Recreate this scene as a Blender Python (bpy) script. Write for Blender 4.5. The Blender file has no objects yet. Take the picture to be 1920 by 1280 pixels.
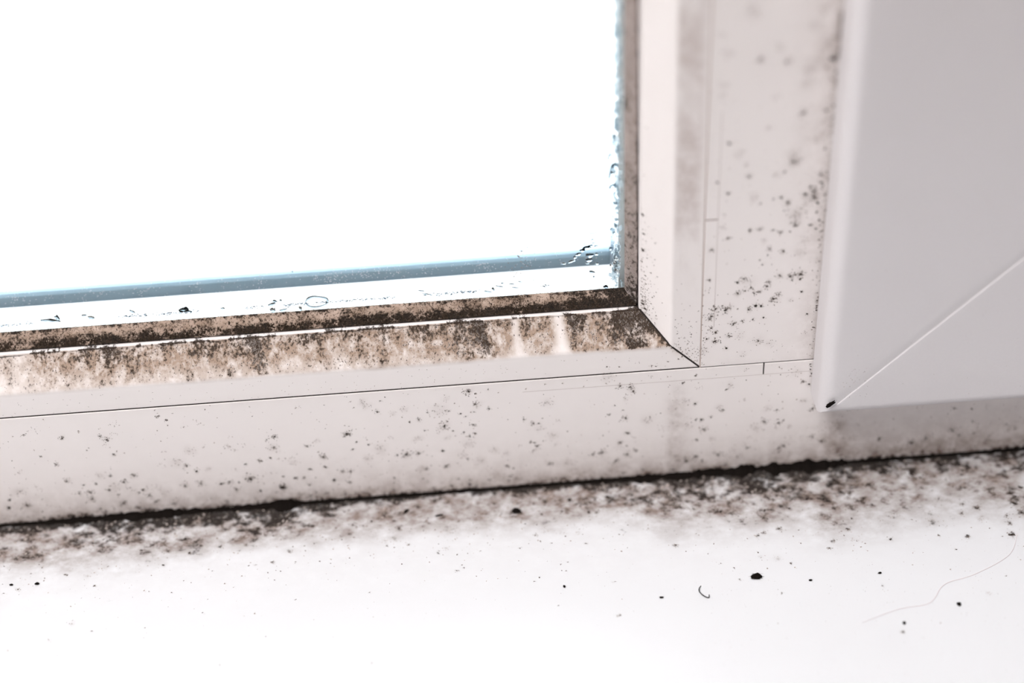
import bpy, math, random
import numpy as np
from mathutils import Matrix, Vector

random.seed(7)
rng = np.random.default_rng(7)
scene = bpy.context.scene
COL = scene.collection
S = 0.001                                     # all sizes below are written in millimetres

# ---------------------------------------------------------------- camera
cam_data = bpy.data.cameras.new('camera')
cam = bpy.data.objects.new('camera', cam_data)
COL.objects.link(cam)
right = Vector((0.99708479, -0.06335656, -0.04251892))
down = Vector((-0.07258049, -0.61565339, -0.78466743))
fwd = Vector((0.02353691, 0.78546601, -0.61845709))
rot = Matrix((right, -down, -fwd)).transposed()
cam.matrix_world = Matrix.Translation((-0.00764949, -0.3235827, 0.30278049)) @ rot.to_4x4()
cam_data.sensor_width = 36.0
cam_data.lens = 60.0
cam_data.clip_start = 0.01
cam_data.clip_end = 50.0
cam_data.dof.use_dof = True
cam_data.dof.focus_distance = 0.417
cam_data.dof.aperture_fstop = 3.8
scene.camera = cam

# ---------------------------------------------------------------- daylight, lamp, exposure
world = bpy.data.worlds.new('overcast_day')
scene.world = world
world.use_nodes = True
bg = world.node_tree.nodes['Background']
bg.inputs['Color'].default_value = (0.95, 0.98, 1.0, 1)
bg.inputs['Strength'].default_value = 8.0


def area(name, loc, target, size, power, color):
    ld = bpy.data.lights.new(name, 'AREA')
    ld.shape = 'RECTANGLE'
    ld.size, ld.size_y = size
    ld.energy = power
    ld.color = color
    o = bpy.data.objects.new(name, ld)
    COL.objects.link(o)
    o.location = loc
    o.rotation_euler = (Vector(target) - Vector(loc)).to_track_quat('-Z', 'Y').to_euler()
    return o


area('ceiling_lamp', (-0.75, -0.62, 1.62), (-0.6, -0.5, 0.0), (1.0, 1.0), 52, (1.0, 0.97, 0.96))
scene.view_settings.view_transform = 'Standard'
scene.view_settings.look = 'None'
scene.view_settings.exposure = -0.13
scene.view_settings.gamma = 1.0
scene.view_settings.use_curve_mapping = False
scene.cycles.transparent_max_bounces = 12
scene.cycles.max_bounces = 6
scene.cycles.diffuse_bounces = 3


# ---------------------------------------------------------------- helpers
def tag(o, label=None, cat=None, group=None, kind=None):
    if label: o['label'] = label
    if cat: o['category'] = cat
    if group: o['group'] = group
    if kind: o['kind'] = kind
    return o


def mesh_obj(name, verts, faces, mat, parent=None, smooth=False, attrs=None):
    me = bpy.data.meshes.new(name)
    me.from_pydata([tuple(v) for v in verts], [], [tuple(f) for f in faces])
    me.update()
    if attrs:
        for k, a in attrs.items():
            at = me.attributes.new(k, 'FLOAT', 'POINT')
            at.data.foreach_set('value', np.asarray(a, dtype=np.float32))
    if smooth:
        me.polygons.foreach_set('use_smooth', [True] * len(me.polygons))
    o = bpy.data.objects.new(name, me)
    COL.objects.link(o)
    if mat: me.materials.append(mat)
    if parent: o.parent = parent
    return o


def empty(name, loc):
    o = bpy.data.objects.new(name, None)
    COL.objects.link(o)
    o.location = loc
    o.empty_display_size = 0.02
    return o


def box_vf(x0, x1, y0, y1, z0, z1):
    v = [(x0, y0, z0), (x1, y0, z0), (x1, y1, z0), (x0, y1, z0), (x0, y0, z1), (x1, y0, z1), (x1, y1, z1), (x0, y1, z1)]
    f = [(0, 3, 2, 1), (4, 5, 6, 7), (0, 1, 5, 4), (1, 2, 6, 5), (2, 3, 7, 6), (3, 0, 4, 7)]
    return v, f


def boxes(name, lst, mat, parent=None):
    V, F = [], []
    for b in lst:
        v, f = box_vf(*[c * S for c in b])
        n = len(V)
        V += v
        F += [tuple(i + n for i in q) for q in f]
    return mesh_obj(name, V, F, mat, parent)


def hash2(ix, iy, seed):
    h = np.sin(ix * 127.1 + iy * 311.7 + seed * 74.7) * 43758.5453
    return h - np.floor(h)


def vnoise(x, y, seed=0):
    x = np.asarray(x, float); y = np.asarray(y, float)
    ix, iy = np.floor(x), np.floor(y)
    fx, fy = x - ix, y - iy
    fx = fx * fx * (3 - 2 * fx); fy = fy * fy * (3 - 2 * fy)
    a = hash2(ix, iy, seed); b = hash2(ix + 1, iy, seed)
    c = hash2(ix, iy + 1, seed); d = hash2(ix + 1, iy + 1, seed)
    return (a * (1 - fx) + b * fx) * (1 - fy) + (c * (1 - fx) + d * fx) * fy


def fbm(x, y, seed=0, oct=4):
    t, amp, tot = 0, 1, 0
    for i in range(oct):
        t = t + amp * vnoise(np.asarray(x) * 2 ** i, np.asarray(y) * 2 ** i, seed + i * 13)
        tot += amp
        amp *= 0.55
    return t / tot


def sstep(a, b, x):
    t = np.clip((np.asarray(x, float) - a) / (b - a), 0, 1)
    return t * t * (3 - 2 * t)


def gauss(x, c, w):
    return np.exp(-((np.asarray(x) - c) / w) ** 2)


def grid_loft(name, prof, ts, place, mat, parent=None, attr=None, closed=True, smooth=False):
    """prof: (offset, y, soil) points in mm; ts: stations 0..1; place(o, y, t) -> mm position"""
    P = np.array([[p[0], p[1]] for p in prof], float)
    n, m = len(P), len(ts)
    V = np.zeros((m, n, 3))
    for j, t in enumerate(ts):
        V[j] = np.stack(place(P[:, 0], P[:, 1], t), 1)
    F = []
    for j in range(m - 1):
        for i in range(n if closed else n - 1):
            k = (i + 1) % n
            F.append((j * n + i, j * n + k, (j + 1) * n + k, (j + 1) * n + i))
    if closed:
        F.append(tuple(range(n - 1, -1, -1)))
        F.append(tuple((m - 1) * n + i for i in range(n)))
    a = None
    if attr:
        oo = np.tile(P[:, 0], m); yy = np.tile(P[:, 1], m)
        W = V.reshape(-1, 3)
        mo, st = attr(W[:, 0], W[:, 1], W[:, 2], oo, yy)
        a = {'mould': np.clip(mo, 0, 1.2), 'stain': np.clip(st, 0, 1.2)}
    return mesh_obj(name, V.reshape(-1, 3) * S, F, mat, parent, smooth, a)


def dense(points, step):
    out = []
    for (a, b) in zip(points[:-1], points[1:]):
        d = math.hypot(b[0] - a[0], b[1] - a[1])
        k = max(1, int(math.ceil(d / step)))
        for i in range(k):
            out.append((a[0] + (b[0] - a[0]) * i / k, a[1] + (b[1] - a[1]) * i / k))
    out.append(points[-1])
    return out


def arc(cx, cy, r, a0, a1, n):
    return [(cx + r * math.cos(math.radians(a0 + (a1 - a0) * i / n)), cy + r * math.sin(math.radians(a0 + (a1 - a0) * i / n))) for i in range(n + 1)]


# ---------------------------------------------------------------- materials
def new_mat(name):
    m = bpy.data.materials.new(name)
    m.use_nodes = True
    nt = m.node_tree
    return m, nt, nt.nodes['Principled BSDF']


def plain(name, color, rough=0.5, bump=0, bscale=500, spec=0.5):
    m, nt, p = new_mat(name)
    p.inputs['Roughness'].default_value = rough
    p.inputs['Specular IOR Level'].default_value = spec
    tc = nt.nodes.new('ShaderNodeNewGeometry')
    nz = nt.nodes.new('ShaderNodeTexNoise')
    nz.inputs['Scale'].default_value = bscale
    nz.inputs['Detail'].default_value = 4
    nt.links.new(tc.outputs['Position'], nz.inputs['Vector'])
    mix = nt.nodes.new('ShaderNodeMixRGB')
    mix.inputs['Color1'].default_value = (*[c * 0.94 for c in color], 1)
    mix.inputs['Color2'].default_value = (*color, 1)
    nt.links.new(nz.outputs['Fac'], mix.inputs['Fac'])
    nt.links.new(mix.outputs['Color'], p.inputs['Base Color'])
    if bump:
        b = nt.nodes.new('ShaderNodeBump')
        b.inputs['Strength'].default_value = bump
        b.inputs['Distance'].default_value = 0.0004
        nt.links.new(nz.outputs['Fac'], b.inputs['Height'])
        nt.links.new(b.outputs['Normal'], p.inputs['Normal'])
    return m


def mouldy(name, base, tan, dark, fine=900, mid=260, rough=0.4, bump=0.0, stretch=(1, 1, 1), soft=0.16, contrast=1.7, tanfine=0.5, tanbase=0.75):
    """plastic that carries a soft brown stain ('stain') and dark mould flecks ('mould')"""
    m, nt, p = new_mat(name)
    N, L = nt.nodes.new, nt.links.new
    geo = N('ShaderNodeNewGeometry')
    mp = N('ShaderNodeMapping')
    mp.inputs['Scale'].default_value = stretch
    L(geo.outputs['Position'], mp.inputs['Vector'])

    def noise(scale, detail, rgh=0.6, vec=None):
        n = N('ShaderNodeTexNoise')
        n.inputs['Scale'].default_value = scale
        n.inputs['Detail'].default_value = detail
        n.inputs['Roughness'].default_value = rgh
        L((vec or mp).outputs[0], n.inputs['Vector'])
        return n.outputs['Fac']

    def mth(op, a, b, clamp=False):
        n = N('ShaderNodeMath')
        n.operation = op
        n.use_clamp = clamp
        for i, v in enumerate((a, b)):
            if isinstance(v, (int, float)): n.inputs[i].default_value = v
            else: L(v, n.inputs[i])
        return n.outputs[0]

    def smooth(v, lo, hi):
        n = N('ShaderNodeMapRange')
        n.interpolation_type = 'SMOOTHSTEP'
        n.inputs['From Min'].default_value = lo
        n.inputs['From Max'].default_value = hi
        L(v, n.inputs['Value'])
        return n.outputs['Result']

    am = N('ShaderNodeAttribute'); am.attribute_name = 'mould'
    as_ = N('ShaderNodeAttribute'); as_.attribute_name = 'stain'
    nf, nm, ng = noise(fine, 6, 0.68), noise(mid, 5, 0.6), noise(3200, 3, 0.6)
    # soft stain
    k = mth('ADD', mth('MULTIPLY', mth('SUBTRACT', nm, 0.5), 2.6), mth('MULTIPLY', mth('SUBTRACT', nf, 0.5), 2.4 * tanfine))
    s = mth('MULTIPLY', as_.outputs['Fac'], mth('ADD', tanbase, k, True), True)
    # flecks
    v = mth('ADD', am.outputs['Fac'], mth('MULTIPLY', mth('SUBTRACT', nf, 0.5), contrast))
    v = mth('ADD', v, mth('MULTIPLY', mth('SUBTRACT', nm, 0.5), contrast * 0.7))
    d = smooth(v, 0.55 - soft, 0.55 + soft)
    d = mth('MULTIPLY', d, smooth(am.outputs['Fac'], 0.0, 0.08))
    d = mth('MULTIPLY', d, mth('ADD', 0.62, mth('MULTIPLY', ng, 0.7), True), True)
    c0 = N('ShaderNodeMixRGB'); c0.inputs['Color1'].default_value = (*base, 1)
    c0.inputs['Color2'].default_value = (*[c * 0.965 for c in base], 1)
    L(noise(60, 3), c0.inputs['Fac'])
    c1 = N('ShaderNodeMixRGB'); c1.inputs['Color2'].default_value = (*tan, 1)
    L(c0.outputs[0], c1.inputs['Color1']); L(s, c1.inputs['Fac'])
    c2 = N('ShaderNodeMixRGB'); c2.inputs['Color2'].default_value = (*dark, 1)
    L(c1.outputs[0], c2.inputs['Color1']); L(d, c2.inputs['Fac'])
    L(c2.outputs[0], p.inputs['Base Color'])
    r = mth('ADD', rough, mth('MULTIPLY', mth('MAXIMUM', s, d), 0.5), True)
    L(r, p.inputs['Roughness'])
    p.inputs['Specular IOR Level'].default_value = 0.35
    if bump:
        b = N('ShaderNodeBump')
        b.inputs['Strength'].default_value = bump
        b.inputs['Distance'].default_value = 0.0003
        L(mth('ADD', mth('MULTIPLY', d, 1.0), mth('MULTIPLY', ng, 0.25)), b.inputs['Height'])
        L(b.outputs['Normal'], p.inputs['Normal'])
    return m


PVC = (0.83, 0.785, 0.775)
TAN = (0.36, 0.255, 0.185)
DARK = (0.012, 0.008, 0.006)
M_frame = mouldy('frame_plastic', PVC, (0.30, 0.235, 0.205), DARK, fine=800, mid=240, rough=0.38)
M_bead = mouldy('bead_plastic', PVC, (0.36, 0.265, 0.205), (0.035, 0.023, 0.016), fine=1500, mid=420, rough=0.4, bump=0.25, stretch=(1.0, 0.75, 0.75), contrast=1.9, tanbase=0.92)
M_seal = mouldy('seal_rubber', (0.52, 0.40, 0.33), (0.20, 0.135, 0.095), (0.010, 0.007, 0.005), fine=1700, mid=330, rough=0.6, bump=0.5, contrast=2.0, soft=0.22)
M_seal_v = mouldy('upright_seal_rubber', (0.42, 0.355, 0.33), (0.20, 0.155, 0.135), (0.022, 0.016, 0.012), fine=1300, mid=380, rough=0.6, bump=0.4, contrast=2.0)
M_sill = mouldy('sill_laminate', (0.685, 0.695, 0.72), (0.20, 0.148, 0.125), DARK, fine=620, mid=190, rough=0.33, bump=0.06, stretch=(0.75, 1.0, 1), soft=0.2)
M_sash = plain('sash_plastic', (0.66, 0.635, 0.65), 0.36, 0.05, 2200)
M_joint = plain('dirt_in_joint', (0.015, 0.010, 0.008), 0.9, 0.4, 2500)
M_spacer = plain('spacer_metal', (0.88, 0.90, 0.92), 0.35, 0.05, 900)
M_perf = plain('spacer_slots', (0.55, 0.58, 0.62), 0.6)
M_outer = plain('outer_seal', (0.26, 0.375, 0.47), 0.5, 0.3, 500)
M_wall = plain('wall_plaster', (0.62, 0.59, 0.58), 0.9, 0.3, 200)
M_floor = plain('floor_boards', (0.30, 0.22, 0.16), 0.6, 0.2, 90)


def glass_mat():
    m = bpy.data.materials.new('pane_glass')
    m.use_nodes = True
    nt = m.node_tree
    nt.nodes.clear()
    N, L = nt.nodes.new, nt.links.new
    out = N('ShaderNodeOutputMaterial')
    tr = N('ShaderNodeBsdfTransparent'); tr.inputs['Color'].default_value = (0.985, 0.993, 0.99, 1)
    gl = N('ShaderNodeBsdfGlossy'); gl.inputs['Roughness'].default_value = 0.02
    fr = N('ShaderNodeFresnel'); fr.inputs['IOR'].default_value = 1.35
    mx = N('ShaderNodeMixShader')
    L(fr.outputs[0], mx.inputs[0]); L(tr.outputs[0], mx.inputs[1]); L(gl.outputs[0], mx.inputs[2])
    L(mx.outputs[0], out.inputs['Surface'])
    return m


M_glass = glass_mat()


def water_mat(name, col, rough=0.0, ior=1.33):
    m, nt, p = new_mat(name)
    p.inputs['Base Color'].default_value = (*col, 1)
    p.inputs['Transmission Weight'].default_value = 1.0
    p.inputs['IOR'].default_value = ior
    p.inputs['Roughness'].default_value = rough
    return m


M_line = water_mat('water_line', (0.22, 0.30, 0.40), 0.1, 1.2)
M_water = water_mat('water', (0.50, 0.60, 0.68), 0.0, 1.2)


def mist_mat():
    m = bpy.data.materials.new('water_film')
    m.use_nodes = True
    nt = m.node_tree
    nt.nodes.clear()
    N, L = nt.nodes.new, nt.links.new
    out, mx = N('ShaderNodeOutputMaterial'), N('ShaderNodeMixShader')
    tr, tl = N('ShaderNodeBsdfTransparent'), N('ShaderNodeBsdfTranslucent')
    tr.inputs['Color'].default_value = (0.90, 0.93, 0.95, 1)
    tl.inputs['Color'].default_value = (0.60, 0.66, 0.70, 1)
    geo, nz = N('ShaderNodeNewGeometry'), N('ShaderNodeTexNoise')
    nz.inputs['Scale'].default_value = 900
    L(geo.outputs['Position'], nz.inputs['Vector'])
    L(nz.outputs['Fac'], mx.inputs[0]); L(tr.outputs[0], mx.inputs[1]); L(tl.outputs[0], mx.inputs[2])
    L(mx.outputs[0], out.inputs['Surface'])
    return m


M_film = mist_mat()


def fleck_mat(name, c_dark, c_light):
    m, nt, p = new_mat(name)
    a = nt.nodes.new('ShaderNodeAttribute'); a.attribute_name = 'tone'
    mx = nt.nodes.new('ShaderNodeMixRGB')
    mx.inputs['Color1'].default_value = (*c_dark, 1)
    mx.inputs['Color2'].default_value = (*c_light, 1)
    nt.links.new(a.outputs['Fac'], mx.inputs['Fac'])
    nt.links.new(mx.outputs[0], p.inputs['Base Color'])
    p.inputs['Roughness'].default_value = 0.95
    p.inputs['Specular IOR Level'].default_value = 0.1
    return m


M_fleck = fleck_mat('mould_growth', (0.010, 0.007, 0.005), (0.50, 0.43, 0.395))
M_fleck_seal = fleck_mat('mould_on_rubber', (0.008, 0.006, 0.004), (0.075, 0.052, 0.038))
M_crumb = plain('dark_crumb', (0.007, 0.005, 0.004), 0.9, 0.5, 3000, 0.1)

# ---------------------------------------------------------------- measured places of the mould colonies (mm)
RAIL_SPOTS = "-32.3,29.0,4,1 -34.8,31.3,6,2 -28.7,28.1,4,2 -25.5,29.2,5,2 -17.2,28.4,9,2 -19.9,27.5,2,0 -14.6,27.5,2,0 -11.7,26.4,3,0 -10.5,25.4,2,0 -8.3,26.6,2,0 -16.0,22.7,8,1 -15.2,31.7,4,2 -22.2,25.4,4,1 -7.2,29.2,6,2 -9.3,33.4,7,1 -4.5,33.5,2,0 10.3,27.8,6,2 29.6,20.9,6,1 28.3,31.5,5,1 30.7,31.0,6,1 31.4,29.5,4,1 35.0,19.8,8,2 25.2,34.7,7,2 7.6,21.3,3,0 -21.0,21.7,2,0 -40.1,22.4,4,1 26.9,25.3,2,0 29.6,27.4,3,2 -31.2,32.4,2,0 -35.5,32.5,5,2 -28.5,14.1,3,0 -26.3,14.2,8,1 -23.1,14.2,6,1 -17.0,14.5,4,0 -36.0,13.9,5,2 -38.3,19.6,3,0 -16.4,9.2,6,1 -10.3,16.2,7,2 -11.9,12.8,7,2 -1.1,11.7,5,2 -1.0,7.7,4,1 6.3,14.9,3,0 11.1,16.8,7,2 10.1,7.5,6,1 14.5,7.4,5,2 21.1,9.5,5,1 23.4,9.8,6,1 30.0,15.8,5,1 28.2,12.7,5,1 30.0,8.6,6,1 32.3,9.6,5,1 27.1,6.7,6,1 -3.5,4.5,8,2 1.5,3.1,6,2 7.6,19.5,6,2 6.3,21.4,4,1 -22.8,9.0,5,2 -21.5,8.8,4,1 -40.9,9.9,5,1 -42.7,10.0,4,1 -15.4,18.8,4,2 -11.2,20.2,3,0 -8.6,19.6,3,1 -32.8,16.6,9,2 -39.5,17.3,3,0 -35.5,18.4,3,0 -23.0,19.0,6,2 -40.5,22.5,7,1 -4.0,13.5,6,2 7.1,12.7,4,2 11.9,13.7,3,2 -7.3,10.2,6,2 16.3,4.7,6,2 -102.1,9.6,4,0 -93.7,8.9,4,0 -106.9,9.2,6,1 -106.9,7.0,6,1 -109.8,9.2,4,1 -108.2,11.9,3,0 -98.8,21.4,3,1 -95.1,13.8,6,1 -83.0,9.2,6,1 -78.9,9.5,6,1 -73.8,8.9,5,0 -71.7,9.3,6,1 -66.2,9.7,10,1 -55.0,9.0,5,0 -50.9,11.6,4,0 -45.2,7.3,5,0 -47.1,15.4,6,1 -47.0,12.0,4,0 -60.5,22.5,2,0 -50.7,19.3,4,1 -79.8,20.7,7,2 -81.5,15.8,5,1 -79.4,13.7,4,0 -99.4,4.7,8,1 -92.5,6.8,6,1 -91.1,4.4,5,1 -123.7,6.5,7,1 -124.4,11.6,8,2 -127.5,8.8,4,0 -128.3,6.1,5,0 -110.3,28.0,5,1 -99.6,26.4,5,1 -70.3,6.7,5,1 -64.3,5.4,4,0 -76.4,14.1,5,2 -86.7,3.4,5,1 -96.3,2.8,5,1 -100.0,10.3,10,2 -52.8,8.9,4,1 -59.1,19.6,7,2 -54.8,14.3,7,2 -63.2,15.8,3,1 -60.4,16.4,3,0 -66.9,14.9,3,0 -103.6,14.7,5,2 -111.8,14.0,5,2 -88.3,7.3,6,2 -83.5,17.2,8,2 -48.2,20.9,4,2 -58.6,6.1,9,0 47.1,24.0,4,0 48.8,18.5,3,0 47.4,18.6,3,0 49.5,15.1,4,1 64.9,16.6,5,2 65.6,20.4,5,2 54.1,21.2,4,1 51.2,19.1,3,0 52.9,22.2,4,2 74.1,28.6,4,1 72.2,31.7,8,2 75.6,27.6,3,0 74.6,22.2,4,2 89.1,12.8,3,2 95.1,7.6,4,1 44.8,24.8,6,2 45.4,17.6,8,2 71.4,13.9,3,2 55.8,29.2,5,2 49.5,15.1,4,1 48.8,18.5,4,0 64.9,16.3,5,1 70.2,7.6,6,1 72.0,5.0,6,2 80.0,8.2,6,1 77.6,10.0,5,1 88.1,8.6,5,2 95.1,7.3,5,1 88.2,4.3,5,2 103.6,5.3,8,1 45.2,4.9,8,1 47.5,6.2,6,1 53.5,6.2,7,1 57.1,7.4,7,2 59.5,5.0,6,2 83.8,13.3,10,2 84.9,4.6,6,2 114.3,3.0,6,2 128.5,8.0,6,2 62.8,14.4,7,2 69.1,6.8,4,1 51.7,11.6,4,2"
STILE_SPOTS = "53.6,73.8,4,1 49.9,70.8,4,1 58.5,75.7,4,1 61.0,75.7,4,1 64.1,75.3,3,0 65.8,74.5,4,1 68.1,74.4,2,0 69.3,76.1,3,1 63.6,69.9,4,1 66.7,69.0,5,1 62.1,72.3,4,2 63.2,68.2,2,0 61.3,66.9,2,0 62.0,65.5,2,0 57.8,61.8,5,1 56.2,60.9,4,0 58.9,60.8,8,2 59.6,58.9,4,1 56.5,57.6,5,1 58.2,58.2,4,1 60.4,57.2,4,1 61.8,57.6,4,1 63.5,59.0,5,1 63.8,60.3,4,1 66.3,62.0,5,1 68.9,61.5,6,1 69.4,60.4,3,0 71.4,62.0,9,1 71.3,60.5,4,0 71.9,56.7,3,0 65.2,55.2,8,1 66.4,56.4,4,1 69.3,54.6,4,2 61.0,53.5,5,0 62.3,53.3,4,0 59.3,52.5,5,1 51.3,53.4,6,1 53.7,52.8,9,1 54.7,53.5,6,2 50.3,51.3,6,1 49.9,50.4,4,1 55.8,48.5,6,1 57.9,49.1,3,1 60.5,49.4,3,0 63.1,49.7,3,0 50.4,47.6,4,1 51.5,46.2,5,1 54.8,44.9,5,1 57.4,44.5,6,2 49.4,44.4,3,0 51.4,43.5,7,1 61.9,42.9,8,2 62.1,42.7,4,1 65.2,41.6,6,2 54.3,41.1,4,0 48.4,40.9,6,2 58.3,38.6,5,2 73.7,49.9,3,0 73.4,44.4,3,2 49.5,62.1,4,1 52.4,76.9,3,2 73.0,76.0,2,0 74.1,74.8,3,0 75.5,65.3,2,0 75.8,53.7,3,0 75.8,50.8,3,0 74.8,77.0,3,0 71.4,71.8,6,2 71.0,68.2,7,2 69.3,79.0,12,2 69.5,78.4,6,2 50.7,127.1,4,2 59.0,120.5,6,1 56.8,131.9,9,2 65.3,119.2,7,2 51.8,122.4,5,2 63.0,122.8,6,2 75.0,119.3,9,0 73.7,117.8,10,2 74.2,124.5,8,2 70.9,127.3,10,2 69.2,106.2,5,1 62.8,111.0,4,2 53.0,99.7,4,0 67.8,93.6,8,1 67.3,95.5,8,2 65.9,91.1,3,0 63.9,90.3,5,2 57.8,90.6,5,1 50.6,89.5,3,0 53.1,86.3,4,0 55.2,96.5,6,2 59.3,84.7,7,2 65.5,84.1,4,0 67.0,82.6,6,1 73.0,85.3,8,1 74.0,82.0,4,0 71.0,84.5,5,0 74.5,87.5,4,0 73.1,83.5,8,1 71.8,82.2,8,2 74.0,79.5,3,0 69.1,79.2,11,2 69.1,76.0,5,1 66.3,80.4,2,0 72.6,75.9,3,0 74.3,106.5,5,1 72.6,99.7,8,2 69.3,113.8,7,2 70.1,116.6,10,2 51.1,114.6,5,2 51.0,111.9,4,2 75.6,130.7,6,2 72.1,131.8,8,2 72.8,122.5,9,2 61.5,102.9,4,2 56.9,93.8,3,2 60.8,82.9,2,0 63.7,83.9,2,0 74.3,89.7,5,1 72.1,86.5,4,0"
SILL_SPOTS = "-94.3,-12.8,5,0 -82.1,-15.0,5,0 -83.6,-9.8,8,0 -88.2,-18.6,5,0 -65.1,-20.9,2,0 -56.8,-17.1,4,1 -62.0,-23.9,2,0 -125.8,-12.3,8,1 -123.6,-23.2,4,1 -87.5,-13.8,6,1 -79.4,-12.8,4,0 -106.9,-20.5,4,2 -112.4,-19.3,3,1 -88.4,-7.4,9,2 -120.2,-11.3,12,2 -115.2,-9.0,10,2 -75.8,-21.9,2,0 -104.7,-24.0,2,1 -77.1,-35.7,2,0 -103.4,-38.9,2,0 -54.7,-33.7,2,0 -85.3,-28.2,2,0 -113.1,-40.9,3,2 -108.7,-36.1,4,2 -60.2,-26.6,2,0 -76.2,-31.4,1,0 -60.9,-20.4,4,1 -67.9,-13.7,4,1 -74.4,-13.4,5,1 -46.5,-22.4,2,0 -104.7,-6.3,10,2 -58.5,-9.3,14,2 -36.4,-8.6,5,0 -41.1,-9.3,8,1 -29.4,-11.7,7,1 14.4,-6.2,9,0 24.3,-6.2,10,0 20.8,-6.8,8,1 18.8,-11.2,6,0 20.8,-11.4,7,1 -4.7,-1.7,9,0 12.1,-10.1,8,1 4.7,-17.9,4,1 2.5,-13.6,3,0 0.6,-22.1,3,0 17.0,-22.1,3,0 -9.2,-22.0,2,0 -19.5,-20.9,2,0 -27.0,-17.9,4,1 -32.4,-17.8,3,0 -33.2,-15.8,5,2 -30.5,-15.5,7,2 38.7,-6.1,6,0 40.0,-6.9,5,0 40.7,-10.3,9,1 37.9,-13.9,6,1 39.0,-25.1,5,1 -13.6,-27.3,3,0 -15.4,-28.1,3,0 11.3,-31.0,2,0 10.2,-28.6,2,0 12.0,-28.1,2,0 22.8,-35.8,2,0 22.6,-46.9,3,1 28.1,-16.8,2,0 3.3,-33.7,2,0 -36.8,-33.3,2,0 -42.3,-0.3,9,0 -22.8,-10.6,10,2 -16.2,-13.9,12,2 -4.9,-5.7,4,0 -3.3,-9.4,3,0 -12.2,-5.2,10,2 7.8,-6.7,10,2 31.0,-11.2,10,2 35.2,-10.3,9,2 11.4,-17.8,4,2 7.4,-16.7,6,2 -14.0,-26.4,2,0 -17.7,-20.3,3,2 8.6,-21.2,2,0 15.2,-18.2,4,2 45.3,-6.2,12,0 52.0,-14.4,7,0 49.1,-14.4,6,1 62.1,-15.2,9,1 62.3,-17.8,8,1 62.7,-9.0,6,1 57.5,-10.5,10,1 53.4,-4.4,9,1 69.4,-7.5,16,0 73.1,-5.2,16,0 75.8,-10.1,7,1 78.6,-11.8,8,0 72.4,-11.1,8,1 80.6,-16.6,9,1 84.7,-16.3,8,1 85.6,-11.2,10,1 86.8,-7.0,12,2 91.2,-8.8,14,2 103.0,-5.4,20,0 111.6,-9.7,9,2 114.2,-10.3,8,2 120.6,-13.7,10,1 123.9,-10.7,8,2 112.7,-18.4,6,1 116.0,-20.2,8,1 111.6,-21.5,6,1 125.5,-19.5,13,0 126.3,-22.8,12,1 121.6,-30.2,9,0 122.4,-23.6,6,1 122.3,-26.2,6,1 91.9,-28.7,5,0 77.0,-18.4,6,1 61.3,-23.1,6,1 59.9,-23.9,4,0 65.5,-22.1,7,1 78.0,-27.7,4,1 76.4,-30.1,4,1 83.0,-28.2,5,2 86.3,-43.9,3,0 87.6,-58.7,3,1 106.9,-33.8,3,0 116.3,-43.7,2,0 110.8,-29.9,5,1 52.8,-38.2,2,0 49.1,-32.5,2,0 66.0,-34.2,3,1 62.1,-43.7,2,1 103.9,-28.5,3,1 69.3,-15.3,5,0 51.0,-10.7,8,1 45.3,-12.7,6,1 88.3,-15.4,5,0 90.2,-16.0,5,0 103.2,-20.9,7,2 94.4,-20.3,12,2 103.4,-23.8,9,2 115.8,-24.2,7,2 82.3,-24.1,4,1 79.9,-21.0,8,2 101.1,-14.9,8,2 107.2,-15.9,4,0 84.0,-20.5,4,0 63.0,-15.3,6,0 63.0,-32.2,5,2 59.2,-31.2,4,2 110.7,-48.8,4,2 128.7,-13.9,9,0"


def parse(s):
    return [tuple(float(c) for c in e.split(',')) for e in s.split()]


def spot_field(spots, x, y, gain, grow=1.0):
    """density left on a surface around each colony"""
    f = np.zeros_like(x)
    x, y = x + 1.3 * (fbm(x / 0.9, y / 0.9, 201, 2) - 0.5), y + 1.3 * (fbm(x / 0.9, y / 0.9, 207, 2) - 0.5)
    for (a, b, r, t) in spots:
        R = r * 0.085 * grow * (1.7 if t == 2 else 1.25)
        q = ((x - a) ** 2 + (y - b) ** 2) / (R * R)
        w = q < 9
        f[w] = np.maximum(f[w], gain * (0.55 if t == 2 else 0.8) * np.exp(-q[w]))
    return f


RAIL, STILE, SILL = parse(RAIL_SPOTS), parse(STILE_SPOTS), parse(SILL_SPOTS)

# ---------------------------------------------------------------- the room shell (behind the camera, lets only the window light in)
def structure(name, lst, mat):
    return tag(boxes(name, lst, mat), kind='structure')


structure('floor', [(-2200, 2200, -3600, 100, -950, -900)], M_floor)
structure('ceiling', [(-2200, 2200, -3600, 100, 1700, 1750)], M_wall)
structure('wall_back', [(-2200, 2200, -3650, -3600, -950, 1750)], M_wall)
structure('wall_left', [(-2250, -2200, -3650, 100, -950, 1750)], M_wall)
structure('wall_right', [(2200, 2250, -3650, 100, -950, 1750)], M_wall)
structure('wall_front', [(-2200, -960, -140, 60, -900, 1700), (960, 2200, -140, 60, -900, 1700),
                         (-960, 960, -140, 60, -900, -31), (-960, 960, -140, 60, 1330, 1700)], M_wall)

# ---------------------------------------------------------------- window sill
def axis(dense0, dense1, step, far0, far1):
    a = list(np.arange(dense0, dense1 + 1e-6, step))
    return np.array([far0, (far0 + dense0) / 2] + a + [(far1 + dense1) / 2, far1])


xs = axis(-150, 150, 0.6, -955, 955)
ys = np.array([0.9, 0.4] + list(np.arange(0, -90.01, -0.6)) + [-120, -160, -200, -212])
gx, gy = np.meshgrid(xs, ys)
fx, fy = gx.ravel(), gy.ravel()


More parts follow.
